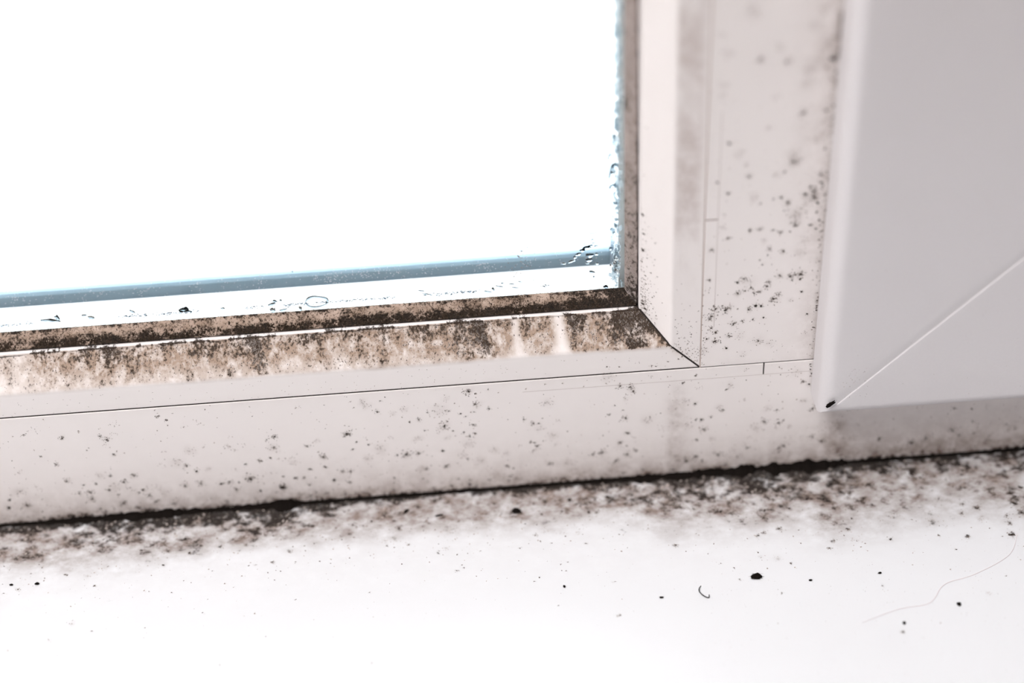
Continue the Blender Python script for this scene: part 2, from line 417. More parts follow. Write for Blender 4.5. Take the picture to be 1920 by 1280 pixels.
def sill_soil(x, y):
    d = np.maximum(-y, 0)
    n = fbm(x / 22, y / 9, 3, 5)
    n2 = fbm(x / 7, y / 4, 9, 4)
    right_ = sstep(50, 110, x)
    w = 15.5 + 9 * (n - 0.5) + 7 * sstep(40, 20, np.abs(x - 60)) + 10 * right_ + 4 * sstep(-60, -120, x)
    band = sstep(w * 1.25, w * 0.35, d)
    n3 = fbm(x / 3.0, y / 1.6, 15, 4)
    stain = band * (0.48 + 1.15 * (n2 - 0.1)) * (1.0 - 0.10 * right_) + 0.9 * np.exp(-d / 3.0)
    mould = 0.70 * np.exp(-d / 2.2) + band * (0.06 + 0.60 * (n2 - 0.30) + 0.65 * (n3 - 0.45)) + 0.08 * sstep(55, 10, d) * n
    mould += 0.42 * gauss(x, 66, 28) * np.exp(-d / 5.5) + 0.26 * gauss(x, -100, 45) * np.exp(-d / 7.0) + 0.2 * gauss(x, -62, 7) * np.exp(-d / 7.0)
    mould += 0.10 * sstep(-10, 60, x) * sstep(26, 6, d) + 0.09 * sstep(-20, -60, x) * sstep(20, 5, d)
    mould = mould * (1 - 0.15 * sstep(88, 100, x) * np.exp(-d / 3))
    stain = stain + 0.12 * sstep(46, 8, d)
    sp = spot_field(SILL, x, y, 0.9, 1.15)
    return np.maximum(np.clip(mould, 0, 1), sp * 0.9), np.clip(stain + 0.35 * sp, 0, 0.95)


mo, st = sill_soil(fx, fy)
nx, ny = len(xs), len(ys)
fz = -0.0 * fx
V = np.stack([fx, fy, fz], 1)
F = [(j * nx + i, (j + 1) * nx + i, (j + 1) * nx + i + 1, j * nx + i + 1) for j in range(ny - 1) for i in range(nx - 1)]
# rounded nose and underside
nose = arc(-212, -14, 14, 90, 270, 10)[1:] + [(0.9, -28)]
row0 = (ny - 1) * nx
allV = [V]
prev = [row0 + i for i in range(nx)]
base = len(V)
for (yy, zz) in nose:
    allV.append(np.stack([xs, np.full(nx, yy), np.full(nx, zz)], 1))
    cur = [base + i for i in range(nx)]
    F += [(prev[i], cur[i], cur[i + 1], prev[i + 1]) for i in range(nx - 1)]
    prev = cur
    base += nx
pad = np.zeros(base - len(V))
sill = mesh_obj('window_sill', np.concatenate(allV) * S, F, M_sill, None, True,
                {'mould': np.concatenate([mo, pad]), 'stain': np.concatenate([st, pad])})
tag(sill, 'white laminate window sill with black mould along the frame', 'window sill', kind='structure')

# ---------------------------------------------------------------- fixed window
JZ, JX = 35.6, 48.0            # outer line of the glazing beads
win = tag(empty('window_1', (0, 0, 0)), 'mouldy white plastic fixed window with wet double glazing', 'window', kind='structure')

# bottom rail
xr = axis(-150, 150, 0.6, -900, 930)
prof = dense([(0.35, 60), (0.35, 12)], 30)[:-1] + dense([(0.35, 12), (0.35, 0.6)], 3)[:-1] + arc(0.95, 0.6, 0.6, 180, 270, 3)[:-1] + dense([(0.95, 0), (35.15, 0)], 0.55) + arc(35.15, 0.25, 0.25, 270, 360, 2)[1:] + [(35.4, 4), (35.4, 60)]


def rail_soil_shade(x, y, z, o, yy):
    n = fbm(x / 14, z / 8, 21, 5)
    n2 = fbm(x / 5, z / 4, 27, 4)
    stain = 0.85 * np.exp(-z / 2.2) * (0.5 + n) + 0.62 * np.exp(-z / 6.5) * (0.35 + n)  # brown stain, plus the shading towards the sill painted into the colour
    mould = 0.62 * np.exp(-z / 1.5) * (0.5 + n) + 0.30 * np.exp(-z / 5.0) * (n2 - 0.1) + 0.30 * np.exp(-z / 12.0) * (n2 - 0.42)
    mould += 0.26 * gauss(x, -62, 8) * np.exp(-z / 3.5)
    mould += 0.30 * gauss(x, -100, 30) * np.exp(-z / 1.8)
    run = gauss(x, 43.2 - 0.02 * z, 2.4) * sstep(2, 7, z) * sstep(35, 24, z) * (0.3 + 0.9 * n2)
    run += 0.35 * gauss(x, 41.0, 0.8) * sstep(2, 7, z) * sstep(30, 12, z)
    run2 = gauss(x, 83.5, 3.2) * sstep(26, 10, z) * (0.4 + 0.8 * n2)
    stain = stain + 0.48 * run + 0.62 * run2
    stain += 0.75 * sstep(60, 100, x) * np.exp(-z / 6.0)
    mould = mould + 0.20 * run + 0.16 * run2 + 0.12 * sstep(80, 100, x) * np.exp(-z / 6) * n2 * 2
    stain = stain + 0.22 * np.exp(-(JZ - z) / 1.0) * n2
    sp = spot_field(RAIL, x, z, 0.75, 1.25)
    face = (yy < 1.5)
    return np.clip(mould + sp * 0.42, 0, 1) * face, np.clip(stain + 0.55 * sp, 0, 0.95) * face


rail = grid_loft('bottom_rail', prof, (xr + 900) / 1830, lambda o, y, t: (np.full_like(o, -900 + 1830 * t), y, o), M_frame, win, rail_soil_shade)
rail['label'] = 'white plastic bottom rail speckled with mould'

# right-hand upright of the frame, partly behind the sash
zs = np.array(list(np.arange(35.75, 160, 0.6)) + [230, 400, 800, 1325])
prof = [(0.12, 60), (0.12, 4)] + arc(0.37, 0.25, 0.25, 180, 270, 2) + dense([(0.37, 0), (45, 0)], 0.55) + [(90, 0), (90, 60)]


def stile_soil(x, y, z, o, yy):
    n = fbm(x / 9, z / 12, 41, 5)
    n2 = fbm(x / 5, z / 5, 47, 4)
    edge = np.exp(-np.maximum(76.2 - x, 0) / 3.0)
    stain = 0.55 * edge * (0.3 + n) + 0.14 * sstep(62, 75, x) * sstep(60, 110, z) * n2 * 2
    mould = 0.30 * edge * (n2 + 0.1) + 0.22 * sstep(58, 76, x) * (n2 - 0.3) * sstep(60, 80, z)
    stain += 0.25 * np.exp(-(z - JZ) / 1.5) * n2 + 0.22 * np.exp(-o / 0.8) * n
    sp = spot_field(STILE, x, z, 0.75, 1.25)
    face = (yy < 1)
    return np.clip(mould + sp * 0.42, 0, 1) * face, np.clip(stain + 0.5 * sp, 0, 0.9) * face


stile = grid_loft('mullion', prof, (zs - 35.75) / 1289.25, lambda o, y, t: (JX + o, y, np.full_like(o, 35.75 + 1289.25 * t)), M_frame, win, stile_soil)
stile['label'] = 'white plastic upright with black mould colonies'
boxes('side_jamb', [(-955, -895, 0, 60, 0.3, 1325)], M_sash, win)
boxes('head_rail', [(-895, 48, 0, 60, 1265, 1325)], M_sash, win)

# joints packed with dirt
boxes('joint_dirt', [(-895, 76.5, 0.22, 5, 35.35, 35.80)], M_joint, win)
boxes('joint_dirt', [(47.85, 48.16, 0.06, 5, 35.5, 1260)], plain('brown_joint', (0.52, 0.43, 0.39), 0.9), win)
boxes('tick_groove', [(63.72, 64.02, -0.03, 0.4, 32.0, 35.5)], M_joint, win)
boxes('tick_groove', [(48.2, 51.0, -0.03, 0.4, 79.2, 79.45)], plain('brown_groove', (0.24, 0.17, 0.14), 0.9), win)
M_faint = plain('faint_groove', (0.55, 0.49, 0.47), 0.8)
boxes('lip_groove', [(4, 76, -0.015, 0.3, 31.82, 31.94)], M_faint, win)
boxes('lip_groove', [(51.0, 51.12, -0.015, 0.3, 48, 108)], M_faint, win)

# glazing beads
bead = [(0.2, 10.4), (0.2, 0.4)] + arc(0.4, 0.2, 0.2, 180, 270, 2) + dense([(0.4, 0), (6.9, 0)], 0.7)
bead += arc(6.9, 1.5, 1.5, 270, 315, 5)[1:]
cx0, cy0 = bead[-1]
bead += dense([(cx0, cy0), (14.0, cy0 + 14.0 - cx0)], 0.4)[1:]
lipy = cy0 + 14.0 - cx0
bead += [(14.3, lipy + 0.06), (14.5, lipy + 0.22), (14.56, lipy + 0.5), (14.56, 10.4)]


def bead_soil(x, y, z, o, yy):
    n = fbm(x / 9, o / 6, 61, 5)
    n2 = fbm(x / 3.2, o / 4.5, 67, 4)
    wav = 0.8 * (fbm(x / 6, x * 0, 71, 3) - 0.5)
    on = sstep(6.5 + wav, 8.0 + wav, o) * sstep(14.5, 14.2, o)
    gain = 0.86 + 0.6 * n2 + 0.35 * sstep(-60, 30, x) - 0.25 * sstep(-90, -125, x)
    stain = on * gain * (0.55 + 0.5 * sstep(7, 13, o))
    mould = on * (0.16 + 0.50 * (n2 - 0.3) + 0.22 * sstep(9, 14, o))
    for (c, w, a) in ((-5, 2.0, 0.30), (-10, 3, 0.16), (-60, 1.8, 0.32), (18.5, 2.4, 0.26), (31, 5, 0.34), (27, 9, 0.12), (-95, 6, 0.10)):
        mould += on * a * gauss(x + 0.2 * (o - 11), c, w) * (0.4 + n2)
        stain += on * a * gauss(x, c, w * 1.3)
    for (c, w, a) in ((3.4, 1.5, 0.7), (14.2, 2.0, 0.85), (-123, 1.6, 0.5), (-40, 2, 0.3), (-118, 3, 0.35)):
        k = 1 - a * gauss(x + 0.1 * (o - 11), c, w)
        mould *= k; stain *= k
    mit = np.maximum(33.5 + (14.5 - o) - x, 0)
    m2 = np.exp(-mit / 0.9) * sstep(1.5, 5, o)
    mould += 0.6 * m2; stain += 0.6 * m2
    stain += 0.10 * sstep(2.5, 0.3, o) * n
    mould += 0.75 * gauss(o, 14.4, 0.25) * sstep(0.42, 0.58, fbm(x / 4, o / 3, 63, 4)) + 0.12 * sstep(10, 40, x) * sstep(3, 0, o) * n2
    ok = yy < lipy + 0.6
    return mould * ok, np.minimum(stain, 1) * ok


tx = (axis(-150, 40, 0.5, -895, 47.9) + 895) / 942.9
tx = np.unique(np.clip(np.concatenate([tx, (np.arange(40.5, 47.9, 0.5) + 895) / 942.9]), 0, 1))
bead_h = grid_loft('glazing_bead', bead, tx, lambda o, y, t: (-895 + t * (JX - 0.12 - o + 895), y, JZ + o), M_bead, win, bead_soil)
bead_h['label'] = 'lower glazing bead with brown mould on its slope'


def bead_v_soil(x, y, z, o, yy):
    n = fbm(o / 5, z / 14, 81, 5)
    n2 = fbm(o / 2.5, z / 3, 87, 4)
    corner = np.exp(-np.maximum(z - 50, 0) / 12.0)
    mould = sstep(12.6, 14.3, o) * (0.04 + 0.30 * corner * (n2 + 0.2)) + 0.12 * corner * (n2 - 0.25)
    stain = 0.42 * sstep(0.3, 2.5, o) * sstep(7.6, 6.4, o) * sstep(52, 90, z) * sstep(0.32, 0.62, n + 0.12 * sstep(2, 6, o)) + 0.06 * n
    mit = np.maximum(z - (JZ + o), 0)
    mould += 0.5 * np.exp(-mit / 0.5) * sstep(1, 6, o)
    stain += 0.4 * np.exp(-mit / 0.9) * n2
    return mould * (yy < lipy + 0.6), stain * (yy < lipy + 0.6)


tz = np.unique(np.concatenate([np.arange(0, 125, 0.5), [160, 300, 700, 1225]])) / 1225
bead_v = grid_loft('glazing_bead', bead, tz, lambda o, y, t: (JX - o + 0.12, y, (JZ + o + 0.12) + t * (1262 - JZ - o)), mouldy('upright_bead_plastic', PVC, (0.36, 0.27, 0.235), (0.06, 0.04, 0.03), fine=1300, mid=260, rough=0.36), win, bead_v_soil)
bead_v['label'] = 'upright glazing bead, cleaner, with a mitred lower end'

# hairline crack under the lip of the lower bead
cv, cf = [], []
cxs = np.arange(-138, 31, 0.5)
for x in cxs:
    w = 0.16 * max(0.0, float(fbm(np.array([x / 5.0]), np.array([2.2]), 171, 4)[0]) - 0.36) / 0.3
    o = 13.9 + 0.35 * float(fbm(np.array([x / 3.0]), np.array([5.1]), 177, 3)[0])
    y = cy0 + (o - cx0) - 0.02
    cv += [(x, y - w * 0.7, JZ + o - w * 0.7), (x, y + w * 0.7, JZ + o + w * 0.7)]
for i in range(len(cxs) - 1):
    cf.append((2 * i, 2 * i + 1, 2 * i + 3, 2 * i + 2))
crack = mesh_obj('crack', np.array(cv) * S, cf, M_joint, bead_h)

# dirt in the mitre
mv = []
for (o, y) in ((0.3, 0.0), (6.9, -0.02), (7.97, 0.42), (14.0, lipy - 0.02), (14.6, lipy + 0.5)):
    mv += [(JX - o - 0.2, y, JZ + o - 0.05), (JX - o + 0.14, y, JZ + o + 0.24), (JX - o + 0.14, y + 2.5, JZ + o + 0.24), (JX - o - 0.2, y + 2.5, JZ + o - 0.05)]
mf = []
for j in range(4):
    for i in range(4):
        k = (i + 1) % 4
        mf.append((j * 4 + i, j * 4 + k, (j + 1) * 4 + k, (j + 1) * 4 + i))
mf += [(3, 2, 1, 0), (16, 17, 18, 19)]
mesh_obj('mitre_dirt', np.array(mv) * S, mf, M_joint, win)

# rubber seals
GY = 10.7                      # room side of the inner pane
seal = dense([(14.2, 10.65), (14.62, 7.85)], 0.8)[:-1] + dense([(14.62, 7.85), (15.0, 7.4)], 0.25)[:-1] + dense([(15.0, 7.4), (16.6, 8.75), (17.6, 9.8), (18.1, 10.4)], 0.3) + [(18.2, 10.68)]


def seal_soil(x, y, z, o, yy):
    n = fbm(x / 4.5, o / 2.2, 91, 4)
    n2 = fbm(x / 1.6, o / 1.2, 97, 3)
    n3 = fbm(x / 13, x * 0 + 3.3, 95, 3)
    low = sstep(17.5 - 0.9 * (n3 - 0.5), 15.6, o)
    mould = low * (0.34 + 1.25 * (n - 0.36)) + 0.6 * (n2 - 0.40) + 0.30 * sstep(17.5, 18.15, o) + 0.55 * sstep(10, 31, x) + 0.20
    stain = 0.45 + 0.6 * n + 0.3 * low
    stain *= 1 - 0.7 * gauss(x, -40, 1.2) * sstep(16.2, 17.4, o)
    return mould, stain


tsx = (axis(-150, 32, 0.4, -895, 33.0) + 895) / 928
seal_h = grid_loft('glazing_seal', seal, tsx, lambda o, y, t: (-895 + 928 * t + 0 * o, y, JZ + o + (0.10 * (vnoise(np.full_like(o, (t * 928) / 5.0), o * 0 + 1.7, 5) - 0.5)) * (o > 17)), M_seal, win, seal_soil)
seal_h['label'] = 'lower rubber seal covered in black mould'


def seal_v_soil(x, y, z, o, yy):
    n = fbm(o / 2.5, z / 7, 101, 4)
    n2 = fbm(o / 1.3, z / 2.2, 107, 3)
    up = sstep(110, 55, z)
    mould = 0.16 + 0.65 * (n2 - 0.42) + 0.35 * (n - 0.5) + 0.16 * up + 0.16 * sstep(15.6, 15.0, o) + 0.10 * sstep(17.6, 18.1, o) * up
    mould += 0.5 * sstep(57, 51, z) * sstep(17.4, 16.2, o)
    return mould, 0.25 + 0.5 * n + 0.2 * up


tsz = np.unique(np.concatenate([np.arange(0, 115, 0.4), [160, 400, 1214]])) / 1214
seal_v = grid_loft('glazing_seal', seal, tsz, lambda o, y, t: (JX - (14.5 + (o - 14.5) * 0.80), y - 0.18, 51.2 + 1214 * t + 0 * o), M_seal_v, win, seal_v_soil)
seal_v['label'] = 'upright grey rubber seal flecked with mould'

# double glazing: panes, spacer, slots, outer seal
pane = boxes('inner_pane', [(-894, 47, GY, GY + 4, 37, 1262)], M_glass, win)
pane['label'] = 'inner glass pane, wet near the edges'
outer = boxes('outer_pane', [(-894, 47, GY + 14.15, GY + 18.15, 37, 1262)], M_glass, win)
SZ, SX = 50.85, 29.5
spc = boxes('spacer_bar', [(-894, 47, GY + 4.05, GY + 14.1, 44, SZ)], M_spacer, win)
spc['label'] = 'bright metal spacer bar between the panes'
boxes('spacer_bar', [(SX, 38, GY + 4.05, GY + 14.1, SZ + 0.05, 1250)], M_spacer, win)
sl = []
for row, yy in enumerate((20.6, 23.3)):
    for i in range(-45, 9):
        x = i * 3.55 + row * 1.7
        sl.append((x - 0.42, x + 0.42, yy - 0.11, yy + 0.11, SZ - 0.2, SZ + 0.02))
sl = boxes('spacer_slots', sl, M_perf, spc)
sl['kind'] = 'stuff'
op = [(40, 28.9), (50.9, 28.9)] + [(51.8, 29.3), (52.2, 30.0), (52.0, 31.6), (50.4, 36), (44, 48), (30, 48)]
grid_loft('outer_seal', op, np.linspace(0, 1, 3), lambda o, y, t: (np.full_like(o, -894 + 923 * t), y, o), M_outer, win)
boxes('outer_seal', [(30.2, 60, 28.9, 42, 30, 1262)], M_outer, win)

# mould-blackened gap between the frame and the sill
gv, gf = [], []
gxs = np.arange(-150, 140, 0.45)
thk = 0.42 + 1.3 * sstep(-5, 87, gxs) + 0.75 * gauss(gxs, -92, 30) + 0.8 * gauss(gxs, -60, 6)
thk = np.where(gxs > 87.5, 0.30, thk)
thk = thk * (0.15 + 1.7 * fbm(gxs / 2.2, gxs * 0, 131, 4))
out_ = thk * (0.1 + 2.0 * fbm(gxs / 3.1, gxs * 0 + 4.2, 137, 4))
for i, x in enumerate(gxs):
    gv += [(x, -0.03, thk[i]), (x, -0.25 * out_[i] - 0.05, thk[i] * 0.5), (x, -out_[i] - 0.1, 0.015), (x, 0.9, 0.01), (x, 0.9, thk[i])]
for i in range(len(gxs) - 1):
    for k in range(5):
        a, b = i * 5 + k, i * 5 + (k + 1) % 5
        gf.append((a, b, b + 5, a + 5))
gap = mesh_obj('mould_line', np.array(gv) * S, gf, M_crumb, win)
tag(gap, 'black mould filling the gap above the sill', kind='stuff')

# ---------------------------------------------------------------- opening sash at the right
sash = tag(empty('window_2', (76 * S, -11 * S, 25.7 * S)), 'white opening sash overlapping the frame, with welded corner seam', 'window', kind='structure')
SO = Vector((76, -11, 25.7))
sp_ = [(0.8, 10.4), (0.0, 10.2), (0.0, 4.2)] + arc(3.6, 3.6, 3.6, 180, 270, 10)
sp_[3] = (0.0, 3.6)
sprof = sp_ + dense([(3.6, 0), (66, 0)], 8)[1:] + [(72, 3), (74, 9), (74, 45), (0.8, 45)]


def seam_sink(d):
    """shallow trough milled along the weld, d = distance from the seam"""
    return 0.20 * np.exp(-(d / 2.1) ** 2)


st_t = np.array([0, 0.12, 0.25, 0.5, 0.8, 1.1, 1.5, 2.0, 2.6, 3.3, 4.2, 40, 300, 1180.0])
rl_t = np.array([0, 0.12, 0.25, 0.5, 0.8, 1.1, 1.5, 2.0, 2.6, 3.3, 4.2, 40, 300, 780.0])


def place_stile(o, y, t):
    d = st_t[int(round(t))]
    sunk = seam_sink(d) * ((y < 4) & (o > 1.0))
    end = d if d < 50 else d - o
    return (o, y + sunk, o + 0.02 + end)


def place_rail(o, y, t):
    d = rl_t[int(round(t))]
    sunk = 0.20 * math.exp(-(d / 0.2) ** 2) * ((y < 4) & (o > 1.0))
    end = d if d < 50 else d - o
    return (o + 0.02 + end, y + sunk, o)


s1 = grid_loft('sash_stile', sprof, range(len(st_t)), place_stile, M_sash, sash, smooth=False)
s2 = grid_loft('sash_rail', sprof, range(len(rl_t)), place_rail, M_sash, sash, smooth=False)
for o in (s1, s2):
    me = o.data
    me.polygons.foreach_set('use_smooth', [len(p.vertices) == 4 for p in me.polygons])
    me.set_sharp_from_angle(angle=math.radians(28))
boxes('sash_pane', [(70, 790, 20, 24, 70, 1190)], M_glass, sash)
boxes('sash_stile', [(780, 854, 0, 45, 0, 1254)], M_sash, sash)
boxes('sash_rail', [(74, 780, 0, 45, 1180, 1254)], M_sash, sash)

# ---------------------------------------------------------------- raised mould colonies
def colonies(name, items, frame, parent, mat=M_fleck, label=None):
    """items: (u, v, radius mm, tone 0 dark..1 pale, hairs); frame(u, v, h) -> mm"""
    V, F, T = [], [], []
    for (u, v, r, tone, hairs) in items:
        n0 = len(V)
        k = 7 if r > 0.25 else 5
        ph = random.random() * 6.28
        st_ = random.uniform(0.65, 1.35)
        a2 = random.random() * 6.28
        V.append(frame(u, v, 0.02 + min(0.10, 0.25 * r))); T.append(tone)
        for i in range(k):
            a = ph + 6.283 * i / k
            rr = r * random.uniform(0.6, 1.25)
            du, dv = rr * math.cos(a) * st_, rr * math.sin(a) / st_
            du, dv = du * math.cos(a2) - dv * math.sin(a2), du * math.sin(a2) + dv * math.cos(a2)
            V.append(frame(u + du, v + dv, 0.012)); T.append(min(1, tone + 0.15))
        for i in range(k):
            F.append((n0, n0 + 1 + i, n0 + 1 + (i + 1) % k))
        for _ in range(hairs):
            a = random.random() * 6.283
            l = max(r, 0.1) * random.uniform(1.3, 3.6)
            w = random.uniform(0.03, 0.055)
            m = len(V)
            b = a + random.uniform(-0.5, 0.5)
            c, s = math.cos(a), math.sin(a)
            mu, mv_ = u + c * l * 0.5, v + s * l * 0.5
            V += [frame(u - s * w, v + c * w, 0.02), frame(u + s * w, v - c * w, 0.02),
                  frame(mu + s * w * 0.7, mv_ - c * w * 0.7, 0.02), frame(mu - s * w * 0.7, mv_ + c * w * 0.7, 0.02),
                  frame(mu + math.cos(b) * l * 0.5, mv_ + math.sin(b) * l * 0.5, 0.015)]
            T += [tone + 0.1, tone + 0.1, min(1, tone + 0.3), min(1, tone + 0.3), min(1, tone + 0.45)]
            F += [(m, m + 1, m + 2, m + 3), (m + 3, m + 2, m + 4)]
    o = mesh_obj(name, np.array(V) * S, F, mat, parent, False, {'tone': np.clip(T, 0, 1)})
    tag(o, label, kind='stuff')
    return o


def grow(spots, size=1.0):
    """each measured colony becomes a few irregular specks with fine threads"""
    it = []
    for (a, b, r, t) in spots:
        R = r * 0.085 * size
        if t == 0:
            it.append((a, b, R * 0.8, 0.0, 3))
            for _ in range(int(2 + r * 0.6)):
                it.append((a + random.gauss(0, R), b + random.gauss(0, R * 0.8), R * random.uniform(0.12, 0.35), random.uniform(0.05, 0.4), 1))
        elif t == 1:
            it.append((a, b, R * 0.40, 0.02, 11))
            for _ in range(int(4 + r * 2.0)):
                it.append((a + random.gauss(0, R * 0.95), b + random.gauss(0, R * 0.85), R * random.uniform(0.07, 0.24), random.uniform(0.05, 0.5), random.choice((1, 3, 4, 6))))
        else:
            for _ in range(int(4 + r * 1.2)):
                it.append((a + random.gauss(0, R * 1.2), b + random.gauss(0, R), R * random.uniform(0.06, 0.17), random.uniform(0.25, 0.7), random.choice((0, 2, 4))))
    return it


extra = []
for _ in range(240):
    x, z = random.uniform(-140, 132), 33.0 * random.random() ** 1.7 + 1.0
    if x > 74 and z > 22: continue
    extra.append((x, z, random.choice((2, 3, 3, 4, 5, 7)), random.choice((1, 1, 2, 2, 2))))
it = grow(RAIL, 1.3) + grow(extra, 1.15)
for _ in range(900):
    x = random.uniform(-140, 135)
    z = 34.5 * random.random() ** 1.5 + 0.6
    if x > 76 and z > 20: continue
    it.append((x, z, random.choice((0.05, 0.06, 0.08, 0.1, 0.14, 0.2)), random.uniform(0.15, 0.85), random.choice((0, 0, 0, 2, 4))))
colonies('mould_specks', it, lambda u, v, h: (u, -h, v), rail)
it = grow(STILE, 1.25)
for _ in range(260):
    x, z = 76 - 28 * random.random() ** 1.4, random.uniform(36, 140)
    it.append((x, z, random.choice((0.05, 0.07, 0.09, 0.13)), random.uniform(0.2, 0.8), random.choice((0, 0, 2, 3))))
for _ in range(120):
    it.append((76 - abs(random.gauss(0, 0.8)), random.uniform(30, 140), random.uniform(0.08, 0.3), random.uniform(0.1, 0.6), 1))
for _ in range(40):
    it.append((48 + random.gauss(0.6, 1.2) ** 2 * 0.5 + 0.2, random.uniform(36, 60), random.uniform(0.06, 0.16), random.uniform(0.2, 0.6), 2))
colonies('mould_specks', it, lambda u, v, h: (u, -h, v), stile)
it = grow(SILL)
for _ in range(2600):
    x = random.uniform(-140, 140)
    d = random.expovariate(1 / 9.0) + 1.0
    if d > 80: continue
    it.append((x, -d, random.choice((0.05, 0.06, 0.08, 0.12, 0.18, 0.26)) * (1.3 if d < 12 else 0.9), random.uniform(0.1, 0.8), random.choice((0, 0, 1, 2))))
for _ in range(420):
    it.append((random.uniform(-140, 140), -random.uniform(18, 80), random.choice((0.04, 0.05, 0.06, 0.1)), random.uniform(0.05, 0.8), 0))
for _ in range(420):
    it.append((random.uniform(40, 140), -random.uniform(14, 66), random.choice((0.04, 0.05, 0.06, 0.09)), random.uniform(0.2, 0.85), 0))
colonies('mould_specks', it, lambda u, v, h: (u, v, h), sill)


def slope(u, o, h):
    """point on the bead's slope"""
    k = 0.70711
    return (u, cy0 + (o - cx0) - h * k, JZ + o + h * k)


def slope_v(z, o, h):
    k = 0.70711
    return (JX - o - h * k, cy0 + (o - cx0) - h * k, z)


it = []
for _ in range(2600):
    o = 14.0 - 6.2 * random.random() ** 1.3
    x = random.uniform(-140, JX - o - 0.4)
    if abs(x - 3.4) < 1.6 and random.random() < 0.8 or abs(x - 14.2) < 2 and random.random() < 0.85 or x < -112 and random.random() < 0.5: continue
    it.append((x, o, random.choice((0.05, 0.06, 0.08, 0.1, 0.15)), random.uniform(0.0, 0.45), random.choice((0, 1, 2))))
for (c, w, n_) in ((-5, 1.4, 90), (-60, 1.3, 110), (-10, 3, 80), (18.5, 1.6, 50), (30, 3, 120)):
    for _ in range(n_):
        o = random.uniform(8.5, 14)
        x = min(random.gauss(c, w), JX - o - 0.4)
        it.append((x, o, random.uniform(0.06, 0.22), random.uniform(0, 0.3), 2))
colonies('mould_specks', it, slope, bead_h)
it = []
for _ in range(170):
    o = 14.0 - abs(random.gauss(0, 1.6))
    z = JZ + o + 0.6 + random.expovariate(1 / 9.0)
    it.append((z, max(8.5, o), random.choice((0.05, 0.07, 0.1, 0.14)), random.uniform(0.05, 0.5), 1))
for (z, o, r) in ((72.7, 13.4, 0.28), (68.0, 13.6, 0.36), (78, 13.7, 0.3), (71.5, 11.0, 0.16), (62, 10.5, 0.12), (52, 13.6, 0.3), (50.8, 13.0, 0.25)):
    it.append((z, o, r, 0.05, 4))
colonies('mould_specks', it, slope_v, bead_v)
it = []
for _ in range(90):
    o = random.uniform(0.5, 6.5)
    it.append((JX - o - 0.0, JZ + o + 0.4 + random.expovariate(1 / 5.0), random.choice((0.05, 0.07, 0.1, 0.15)), random.uniform(0.1, 0.6), 2))
for _ in range(150):
    x = random.uniform(-140, 44)
    it.append((x, JZ + random.uniform(0.5, 6), random.choice((0.05, 0.06, 0.09)), random.uniform(0.3, 0.85), 2))
for (x, z) in ((36, 37.2), (37, 37.0), (25, 38), (28, 37.6), (40, 38.2), (43.5, 39.5), (42.6, 38.8)):
    it.append((x, z, 0.22, 0.3, 5))
colonies('mould_specks', it, lambda u, v, h: (u, -h, v), bead_h)
it = [(81 - 76 + random.random() * 7, 6 + random.random() * 9, random.uniform(0.05, 0.12), random.uniform(0.3, 0.8), 1) for _ in range(34)]
it += [(6 + random.random() * 46, 2 + random.random() * 70, random.uniform(0.05, 0.12), random.uniform(0.4, 0.9), 0) for _ in range(34)]
colonies('mould_specks', it, lambda u, v, h: (u, -h - 0.01, v), s1)
# threads standing along the top of the lower seal
it = []


def seal_h_pt(x, o, h):
    P = [(14.62, 7.85), (15.0, 7.4), (16.6, 8.75), (17.6, 9.8), (18.1, 10.4)]
    oo = min(max(o, 14.6), 18.1)
    return (x, np.interp(oo, [p[0] for p in P], [p[1] for p in P]) - h * 0.7, JZ + oo + h * 0.7)


for _ in range(3800):
    it.append((random.uniform(-138, 32), 14.7 + 3.4 * random.random() ** 1.7, random.choice((0.04, 0.05, 0.07, 0.10)), random.uniform(0, 1.0), random.choice((1, 2, 3))))
for _ in range(120):
    x = random.uniform(-138, 32)
    for _ in range(9):
        it.append((x + random.gauss(0, 0.9), min(17.2, 14.8 + abs(random.gauss(0, 0.9))), random.uniform(0.10, 0.30), random.uniform(0, 0.3), 6))
colonies('mould_specks', it, seal_h_pt, seal_h, M_fleck_seal)
it = []
for _ in range(420):
    it.append((random.uniform(-140, 30), GY - 0.02, random.uniform(0.05, 0.16), random.uniform(0.0, 0.35), 2))
colonies('mould_fringe', it, lambda u, v, h: (u, GY - 0.03 - h * 0.5, JZ + 18.1 + h * 3 + 0.18 * random.random()), seal_h)
it = []
for _ in range(700):
    it.append((52 + 92 * random.random() ** 1.5, 14.9 + random.random() * 3.1, random.choice((0.05, 0.07, 0.09, 0.12)), random.uniform(0, 0.4), 1))
for _ in range(110):
    it.append((random.uniform(52, 140), 15.0 + random.random() ** 2 * 2.6, random.choice((0.08, 0.1, 0.14, 0.22)), random.uniform(0, 0.3), 2))


def seal_v_pt(z, o, h):
    P = [(14.62, 7.85), (15.0, 7.4), (16.6, 8.75), (17.6, 9.8), (18.1, 10.4)]
    oo = min(max(o, 14.6), 18.1)
    y = np.interp(oo, [p[0] for p in P], [p[1] for p in P])
    return (JX - (14.5 + (oo - 14.5) * 0.80) - h * 0.6, y - 0.18 - h * 0.8 - 0.05, z)


colonies('mould_specks', it, seal_v_pt, seal_v)

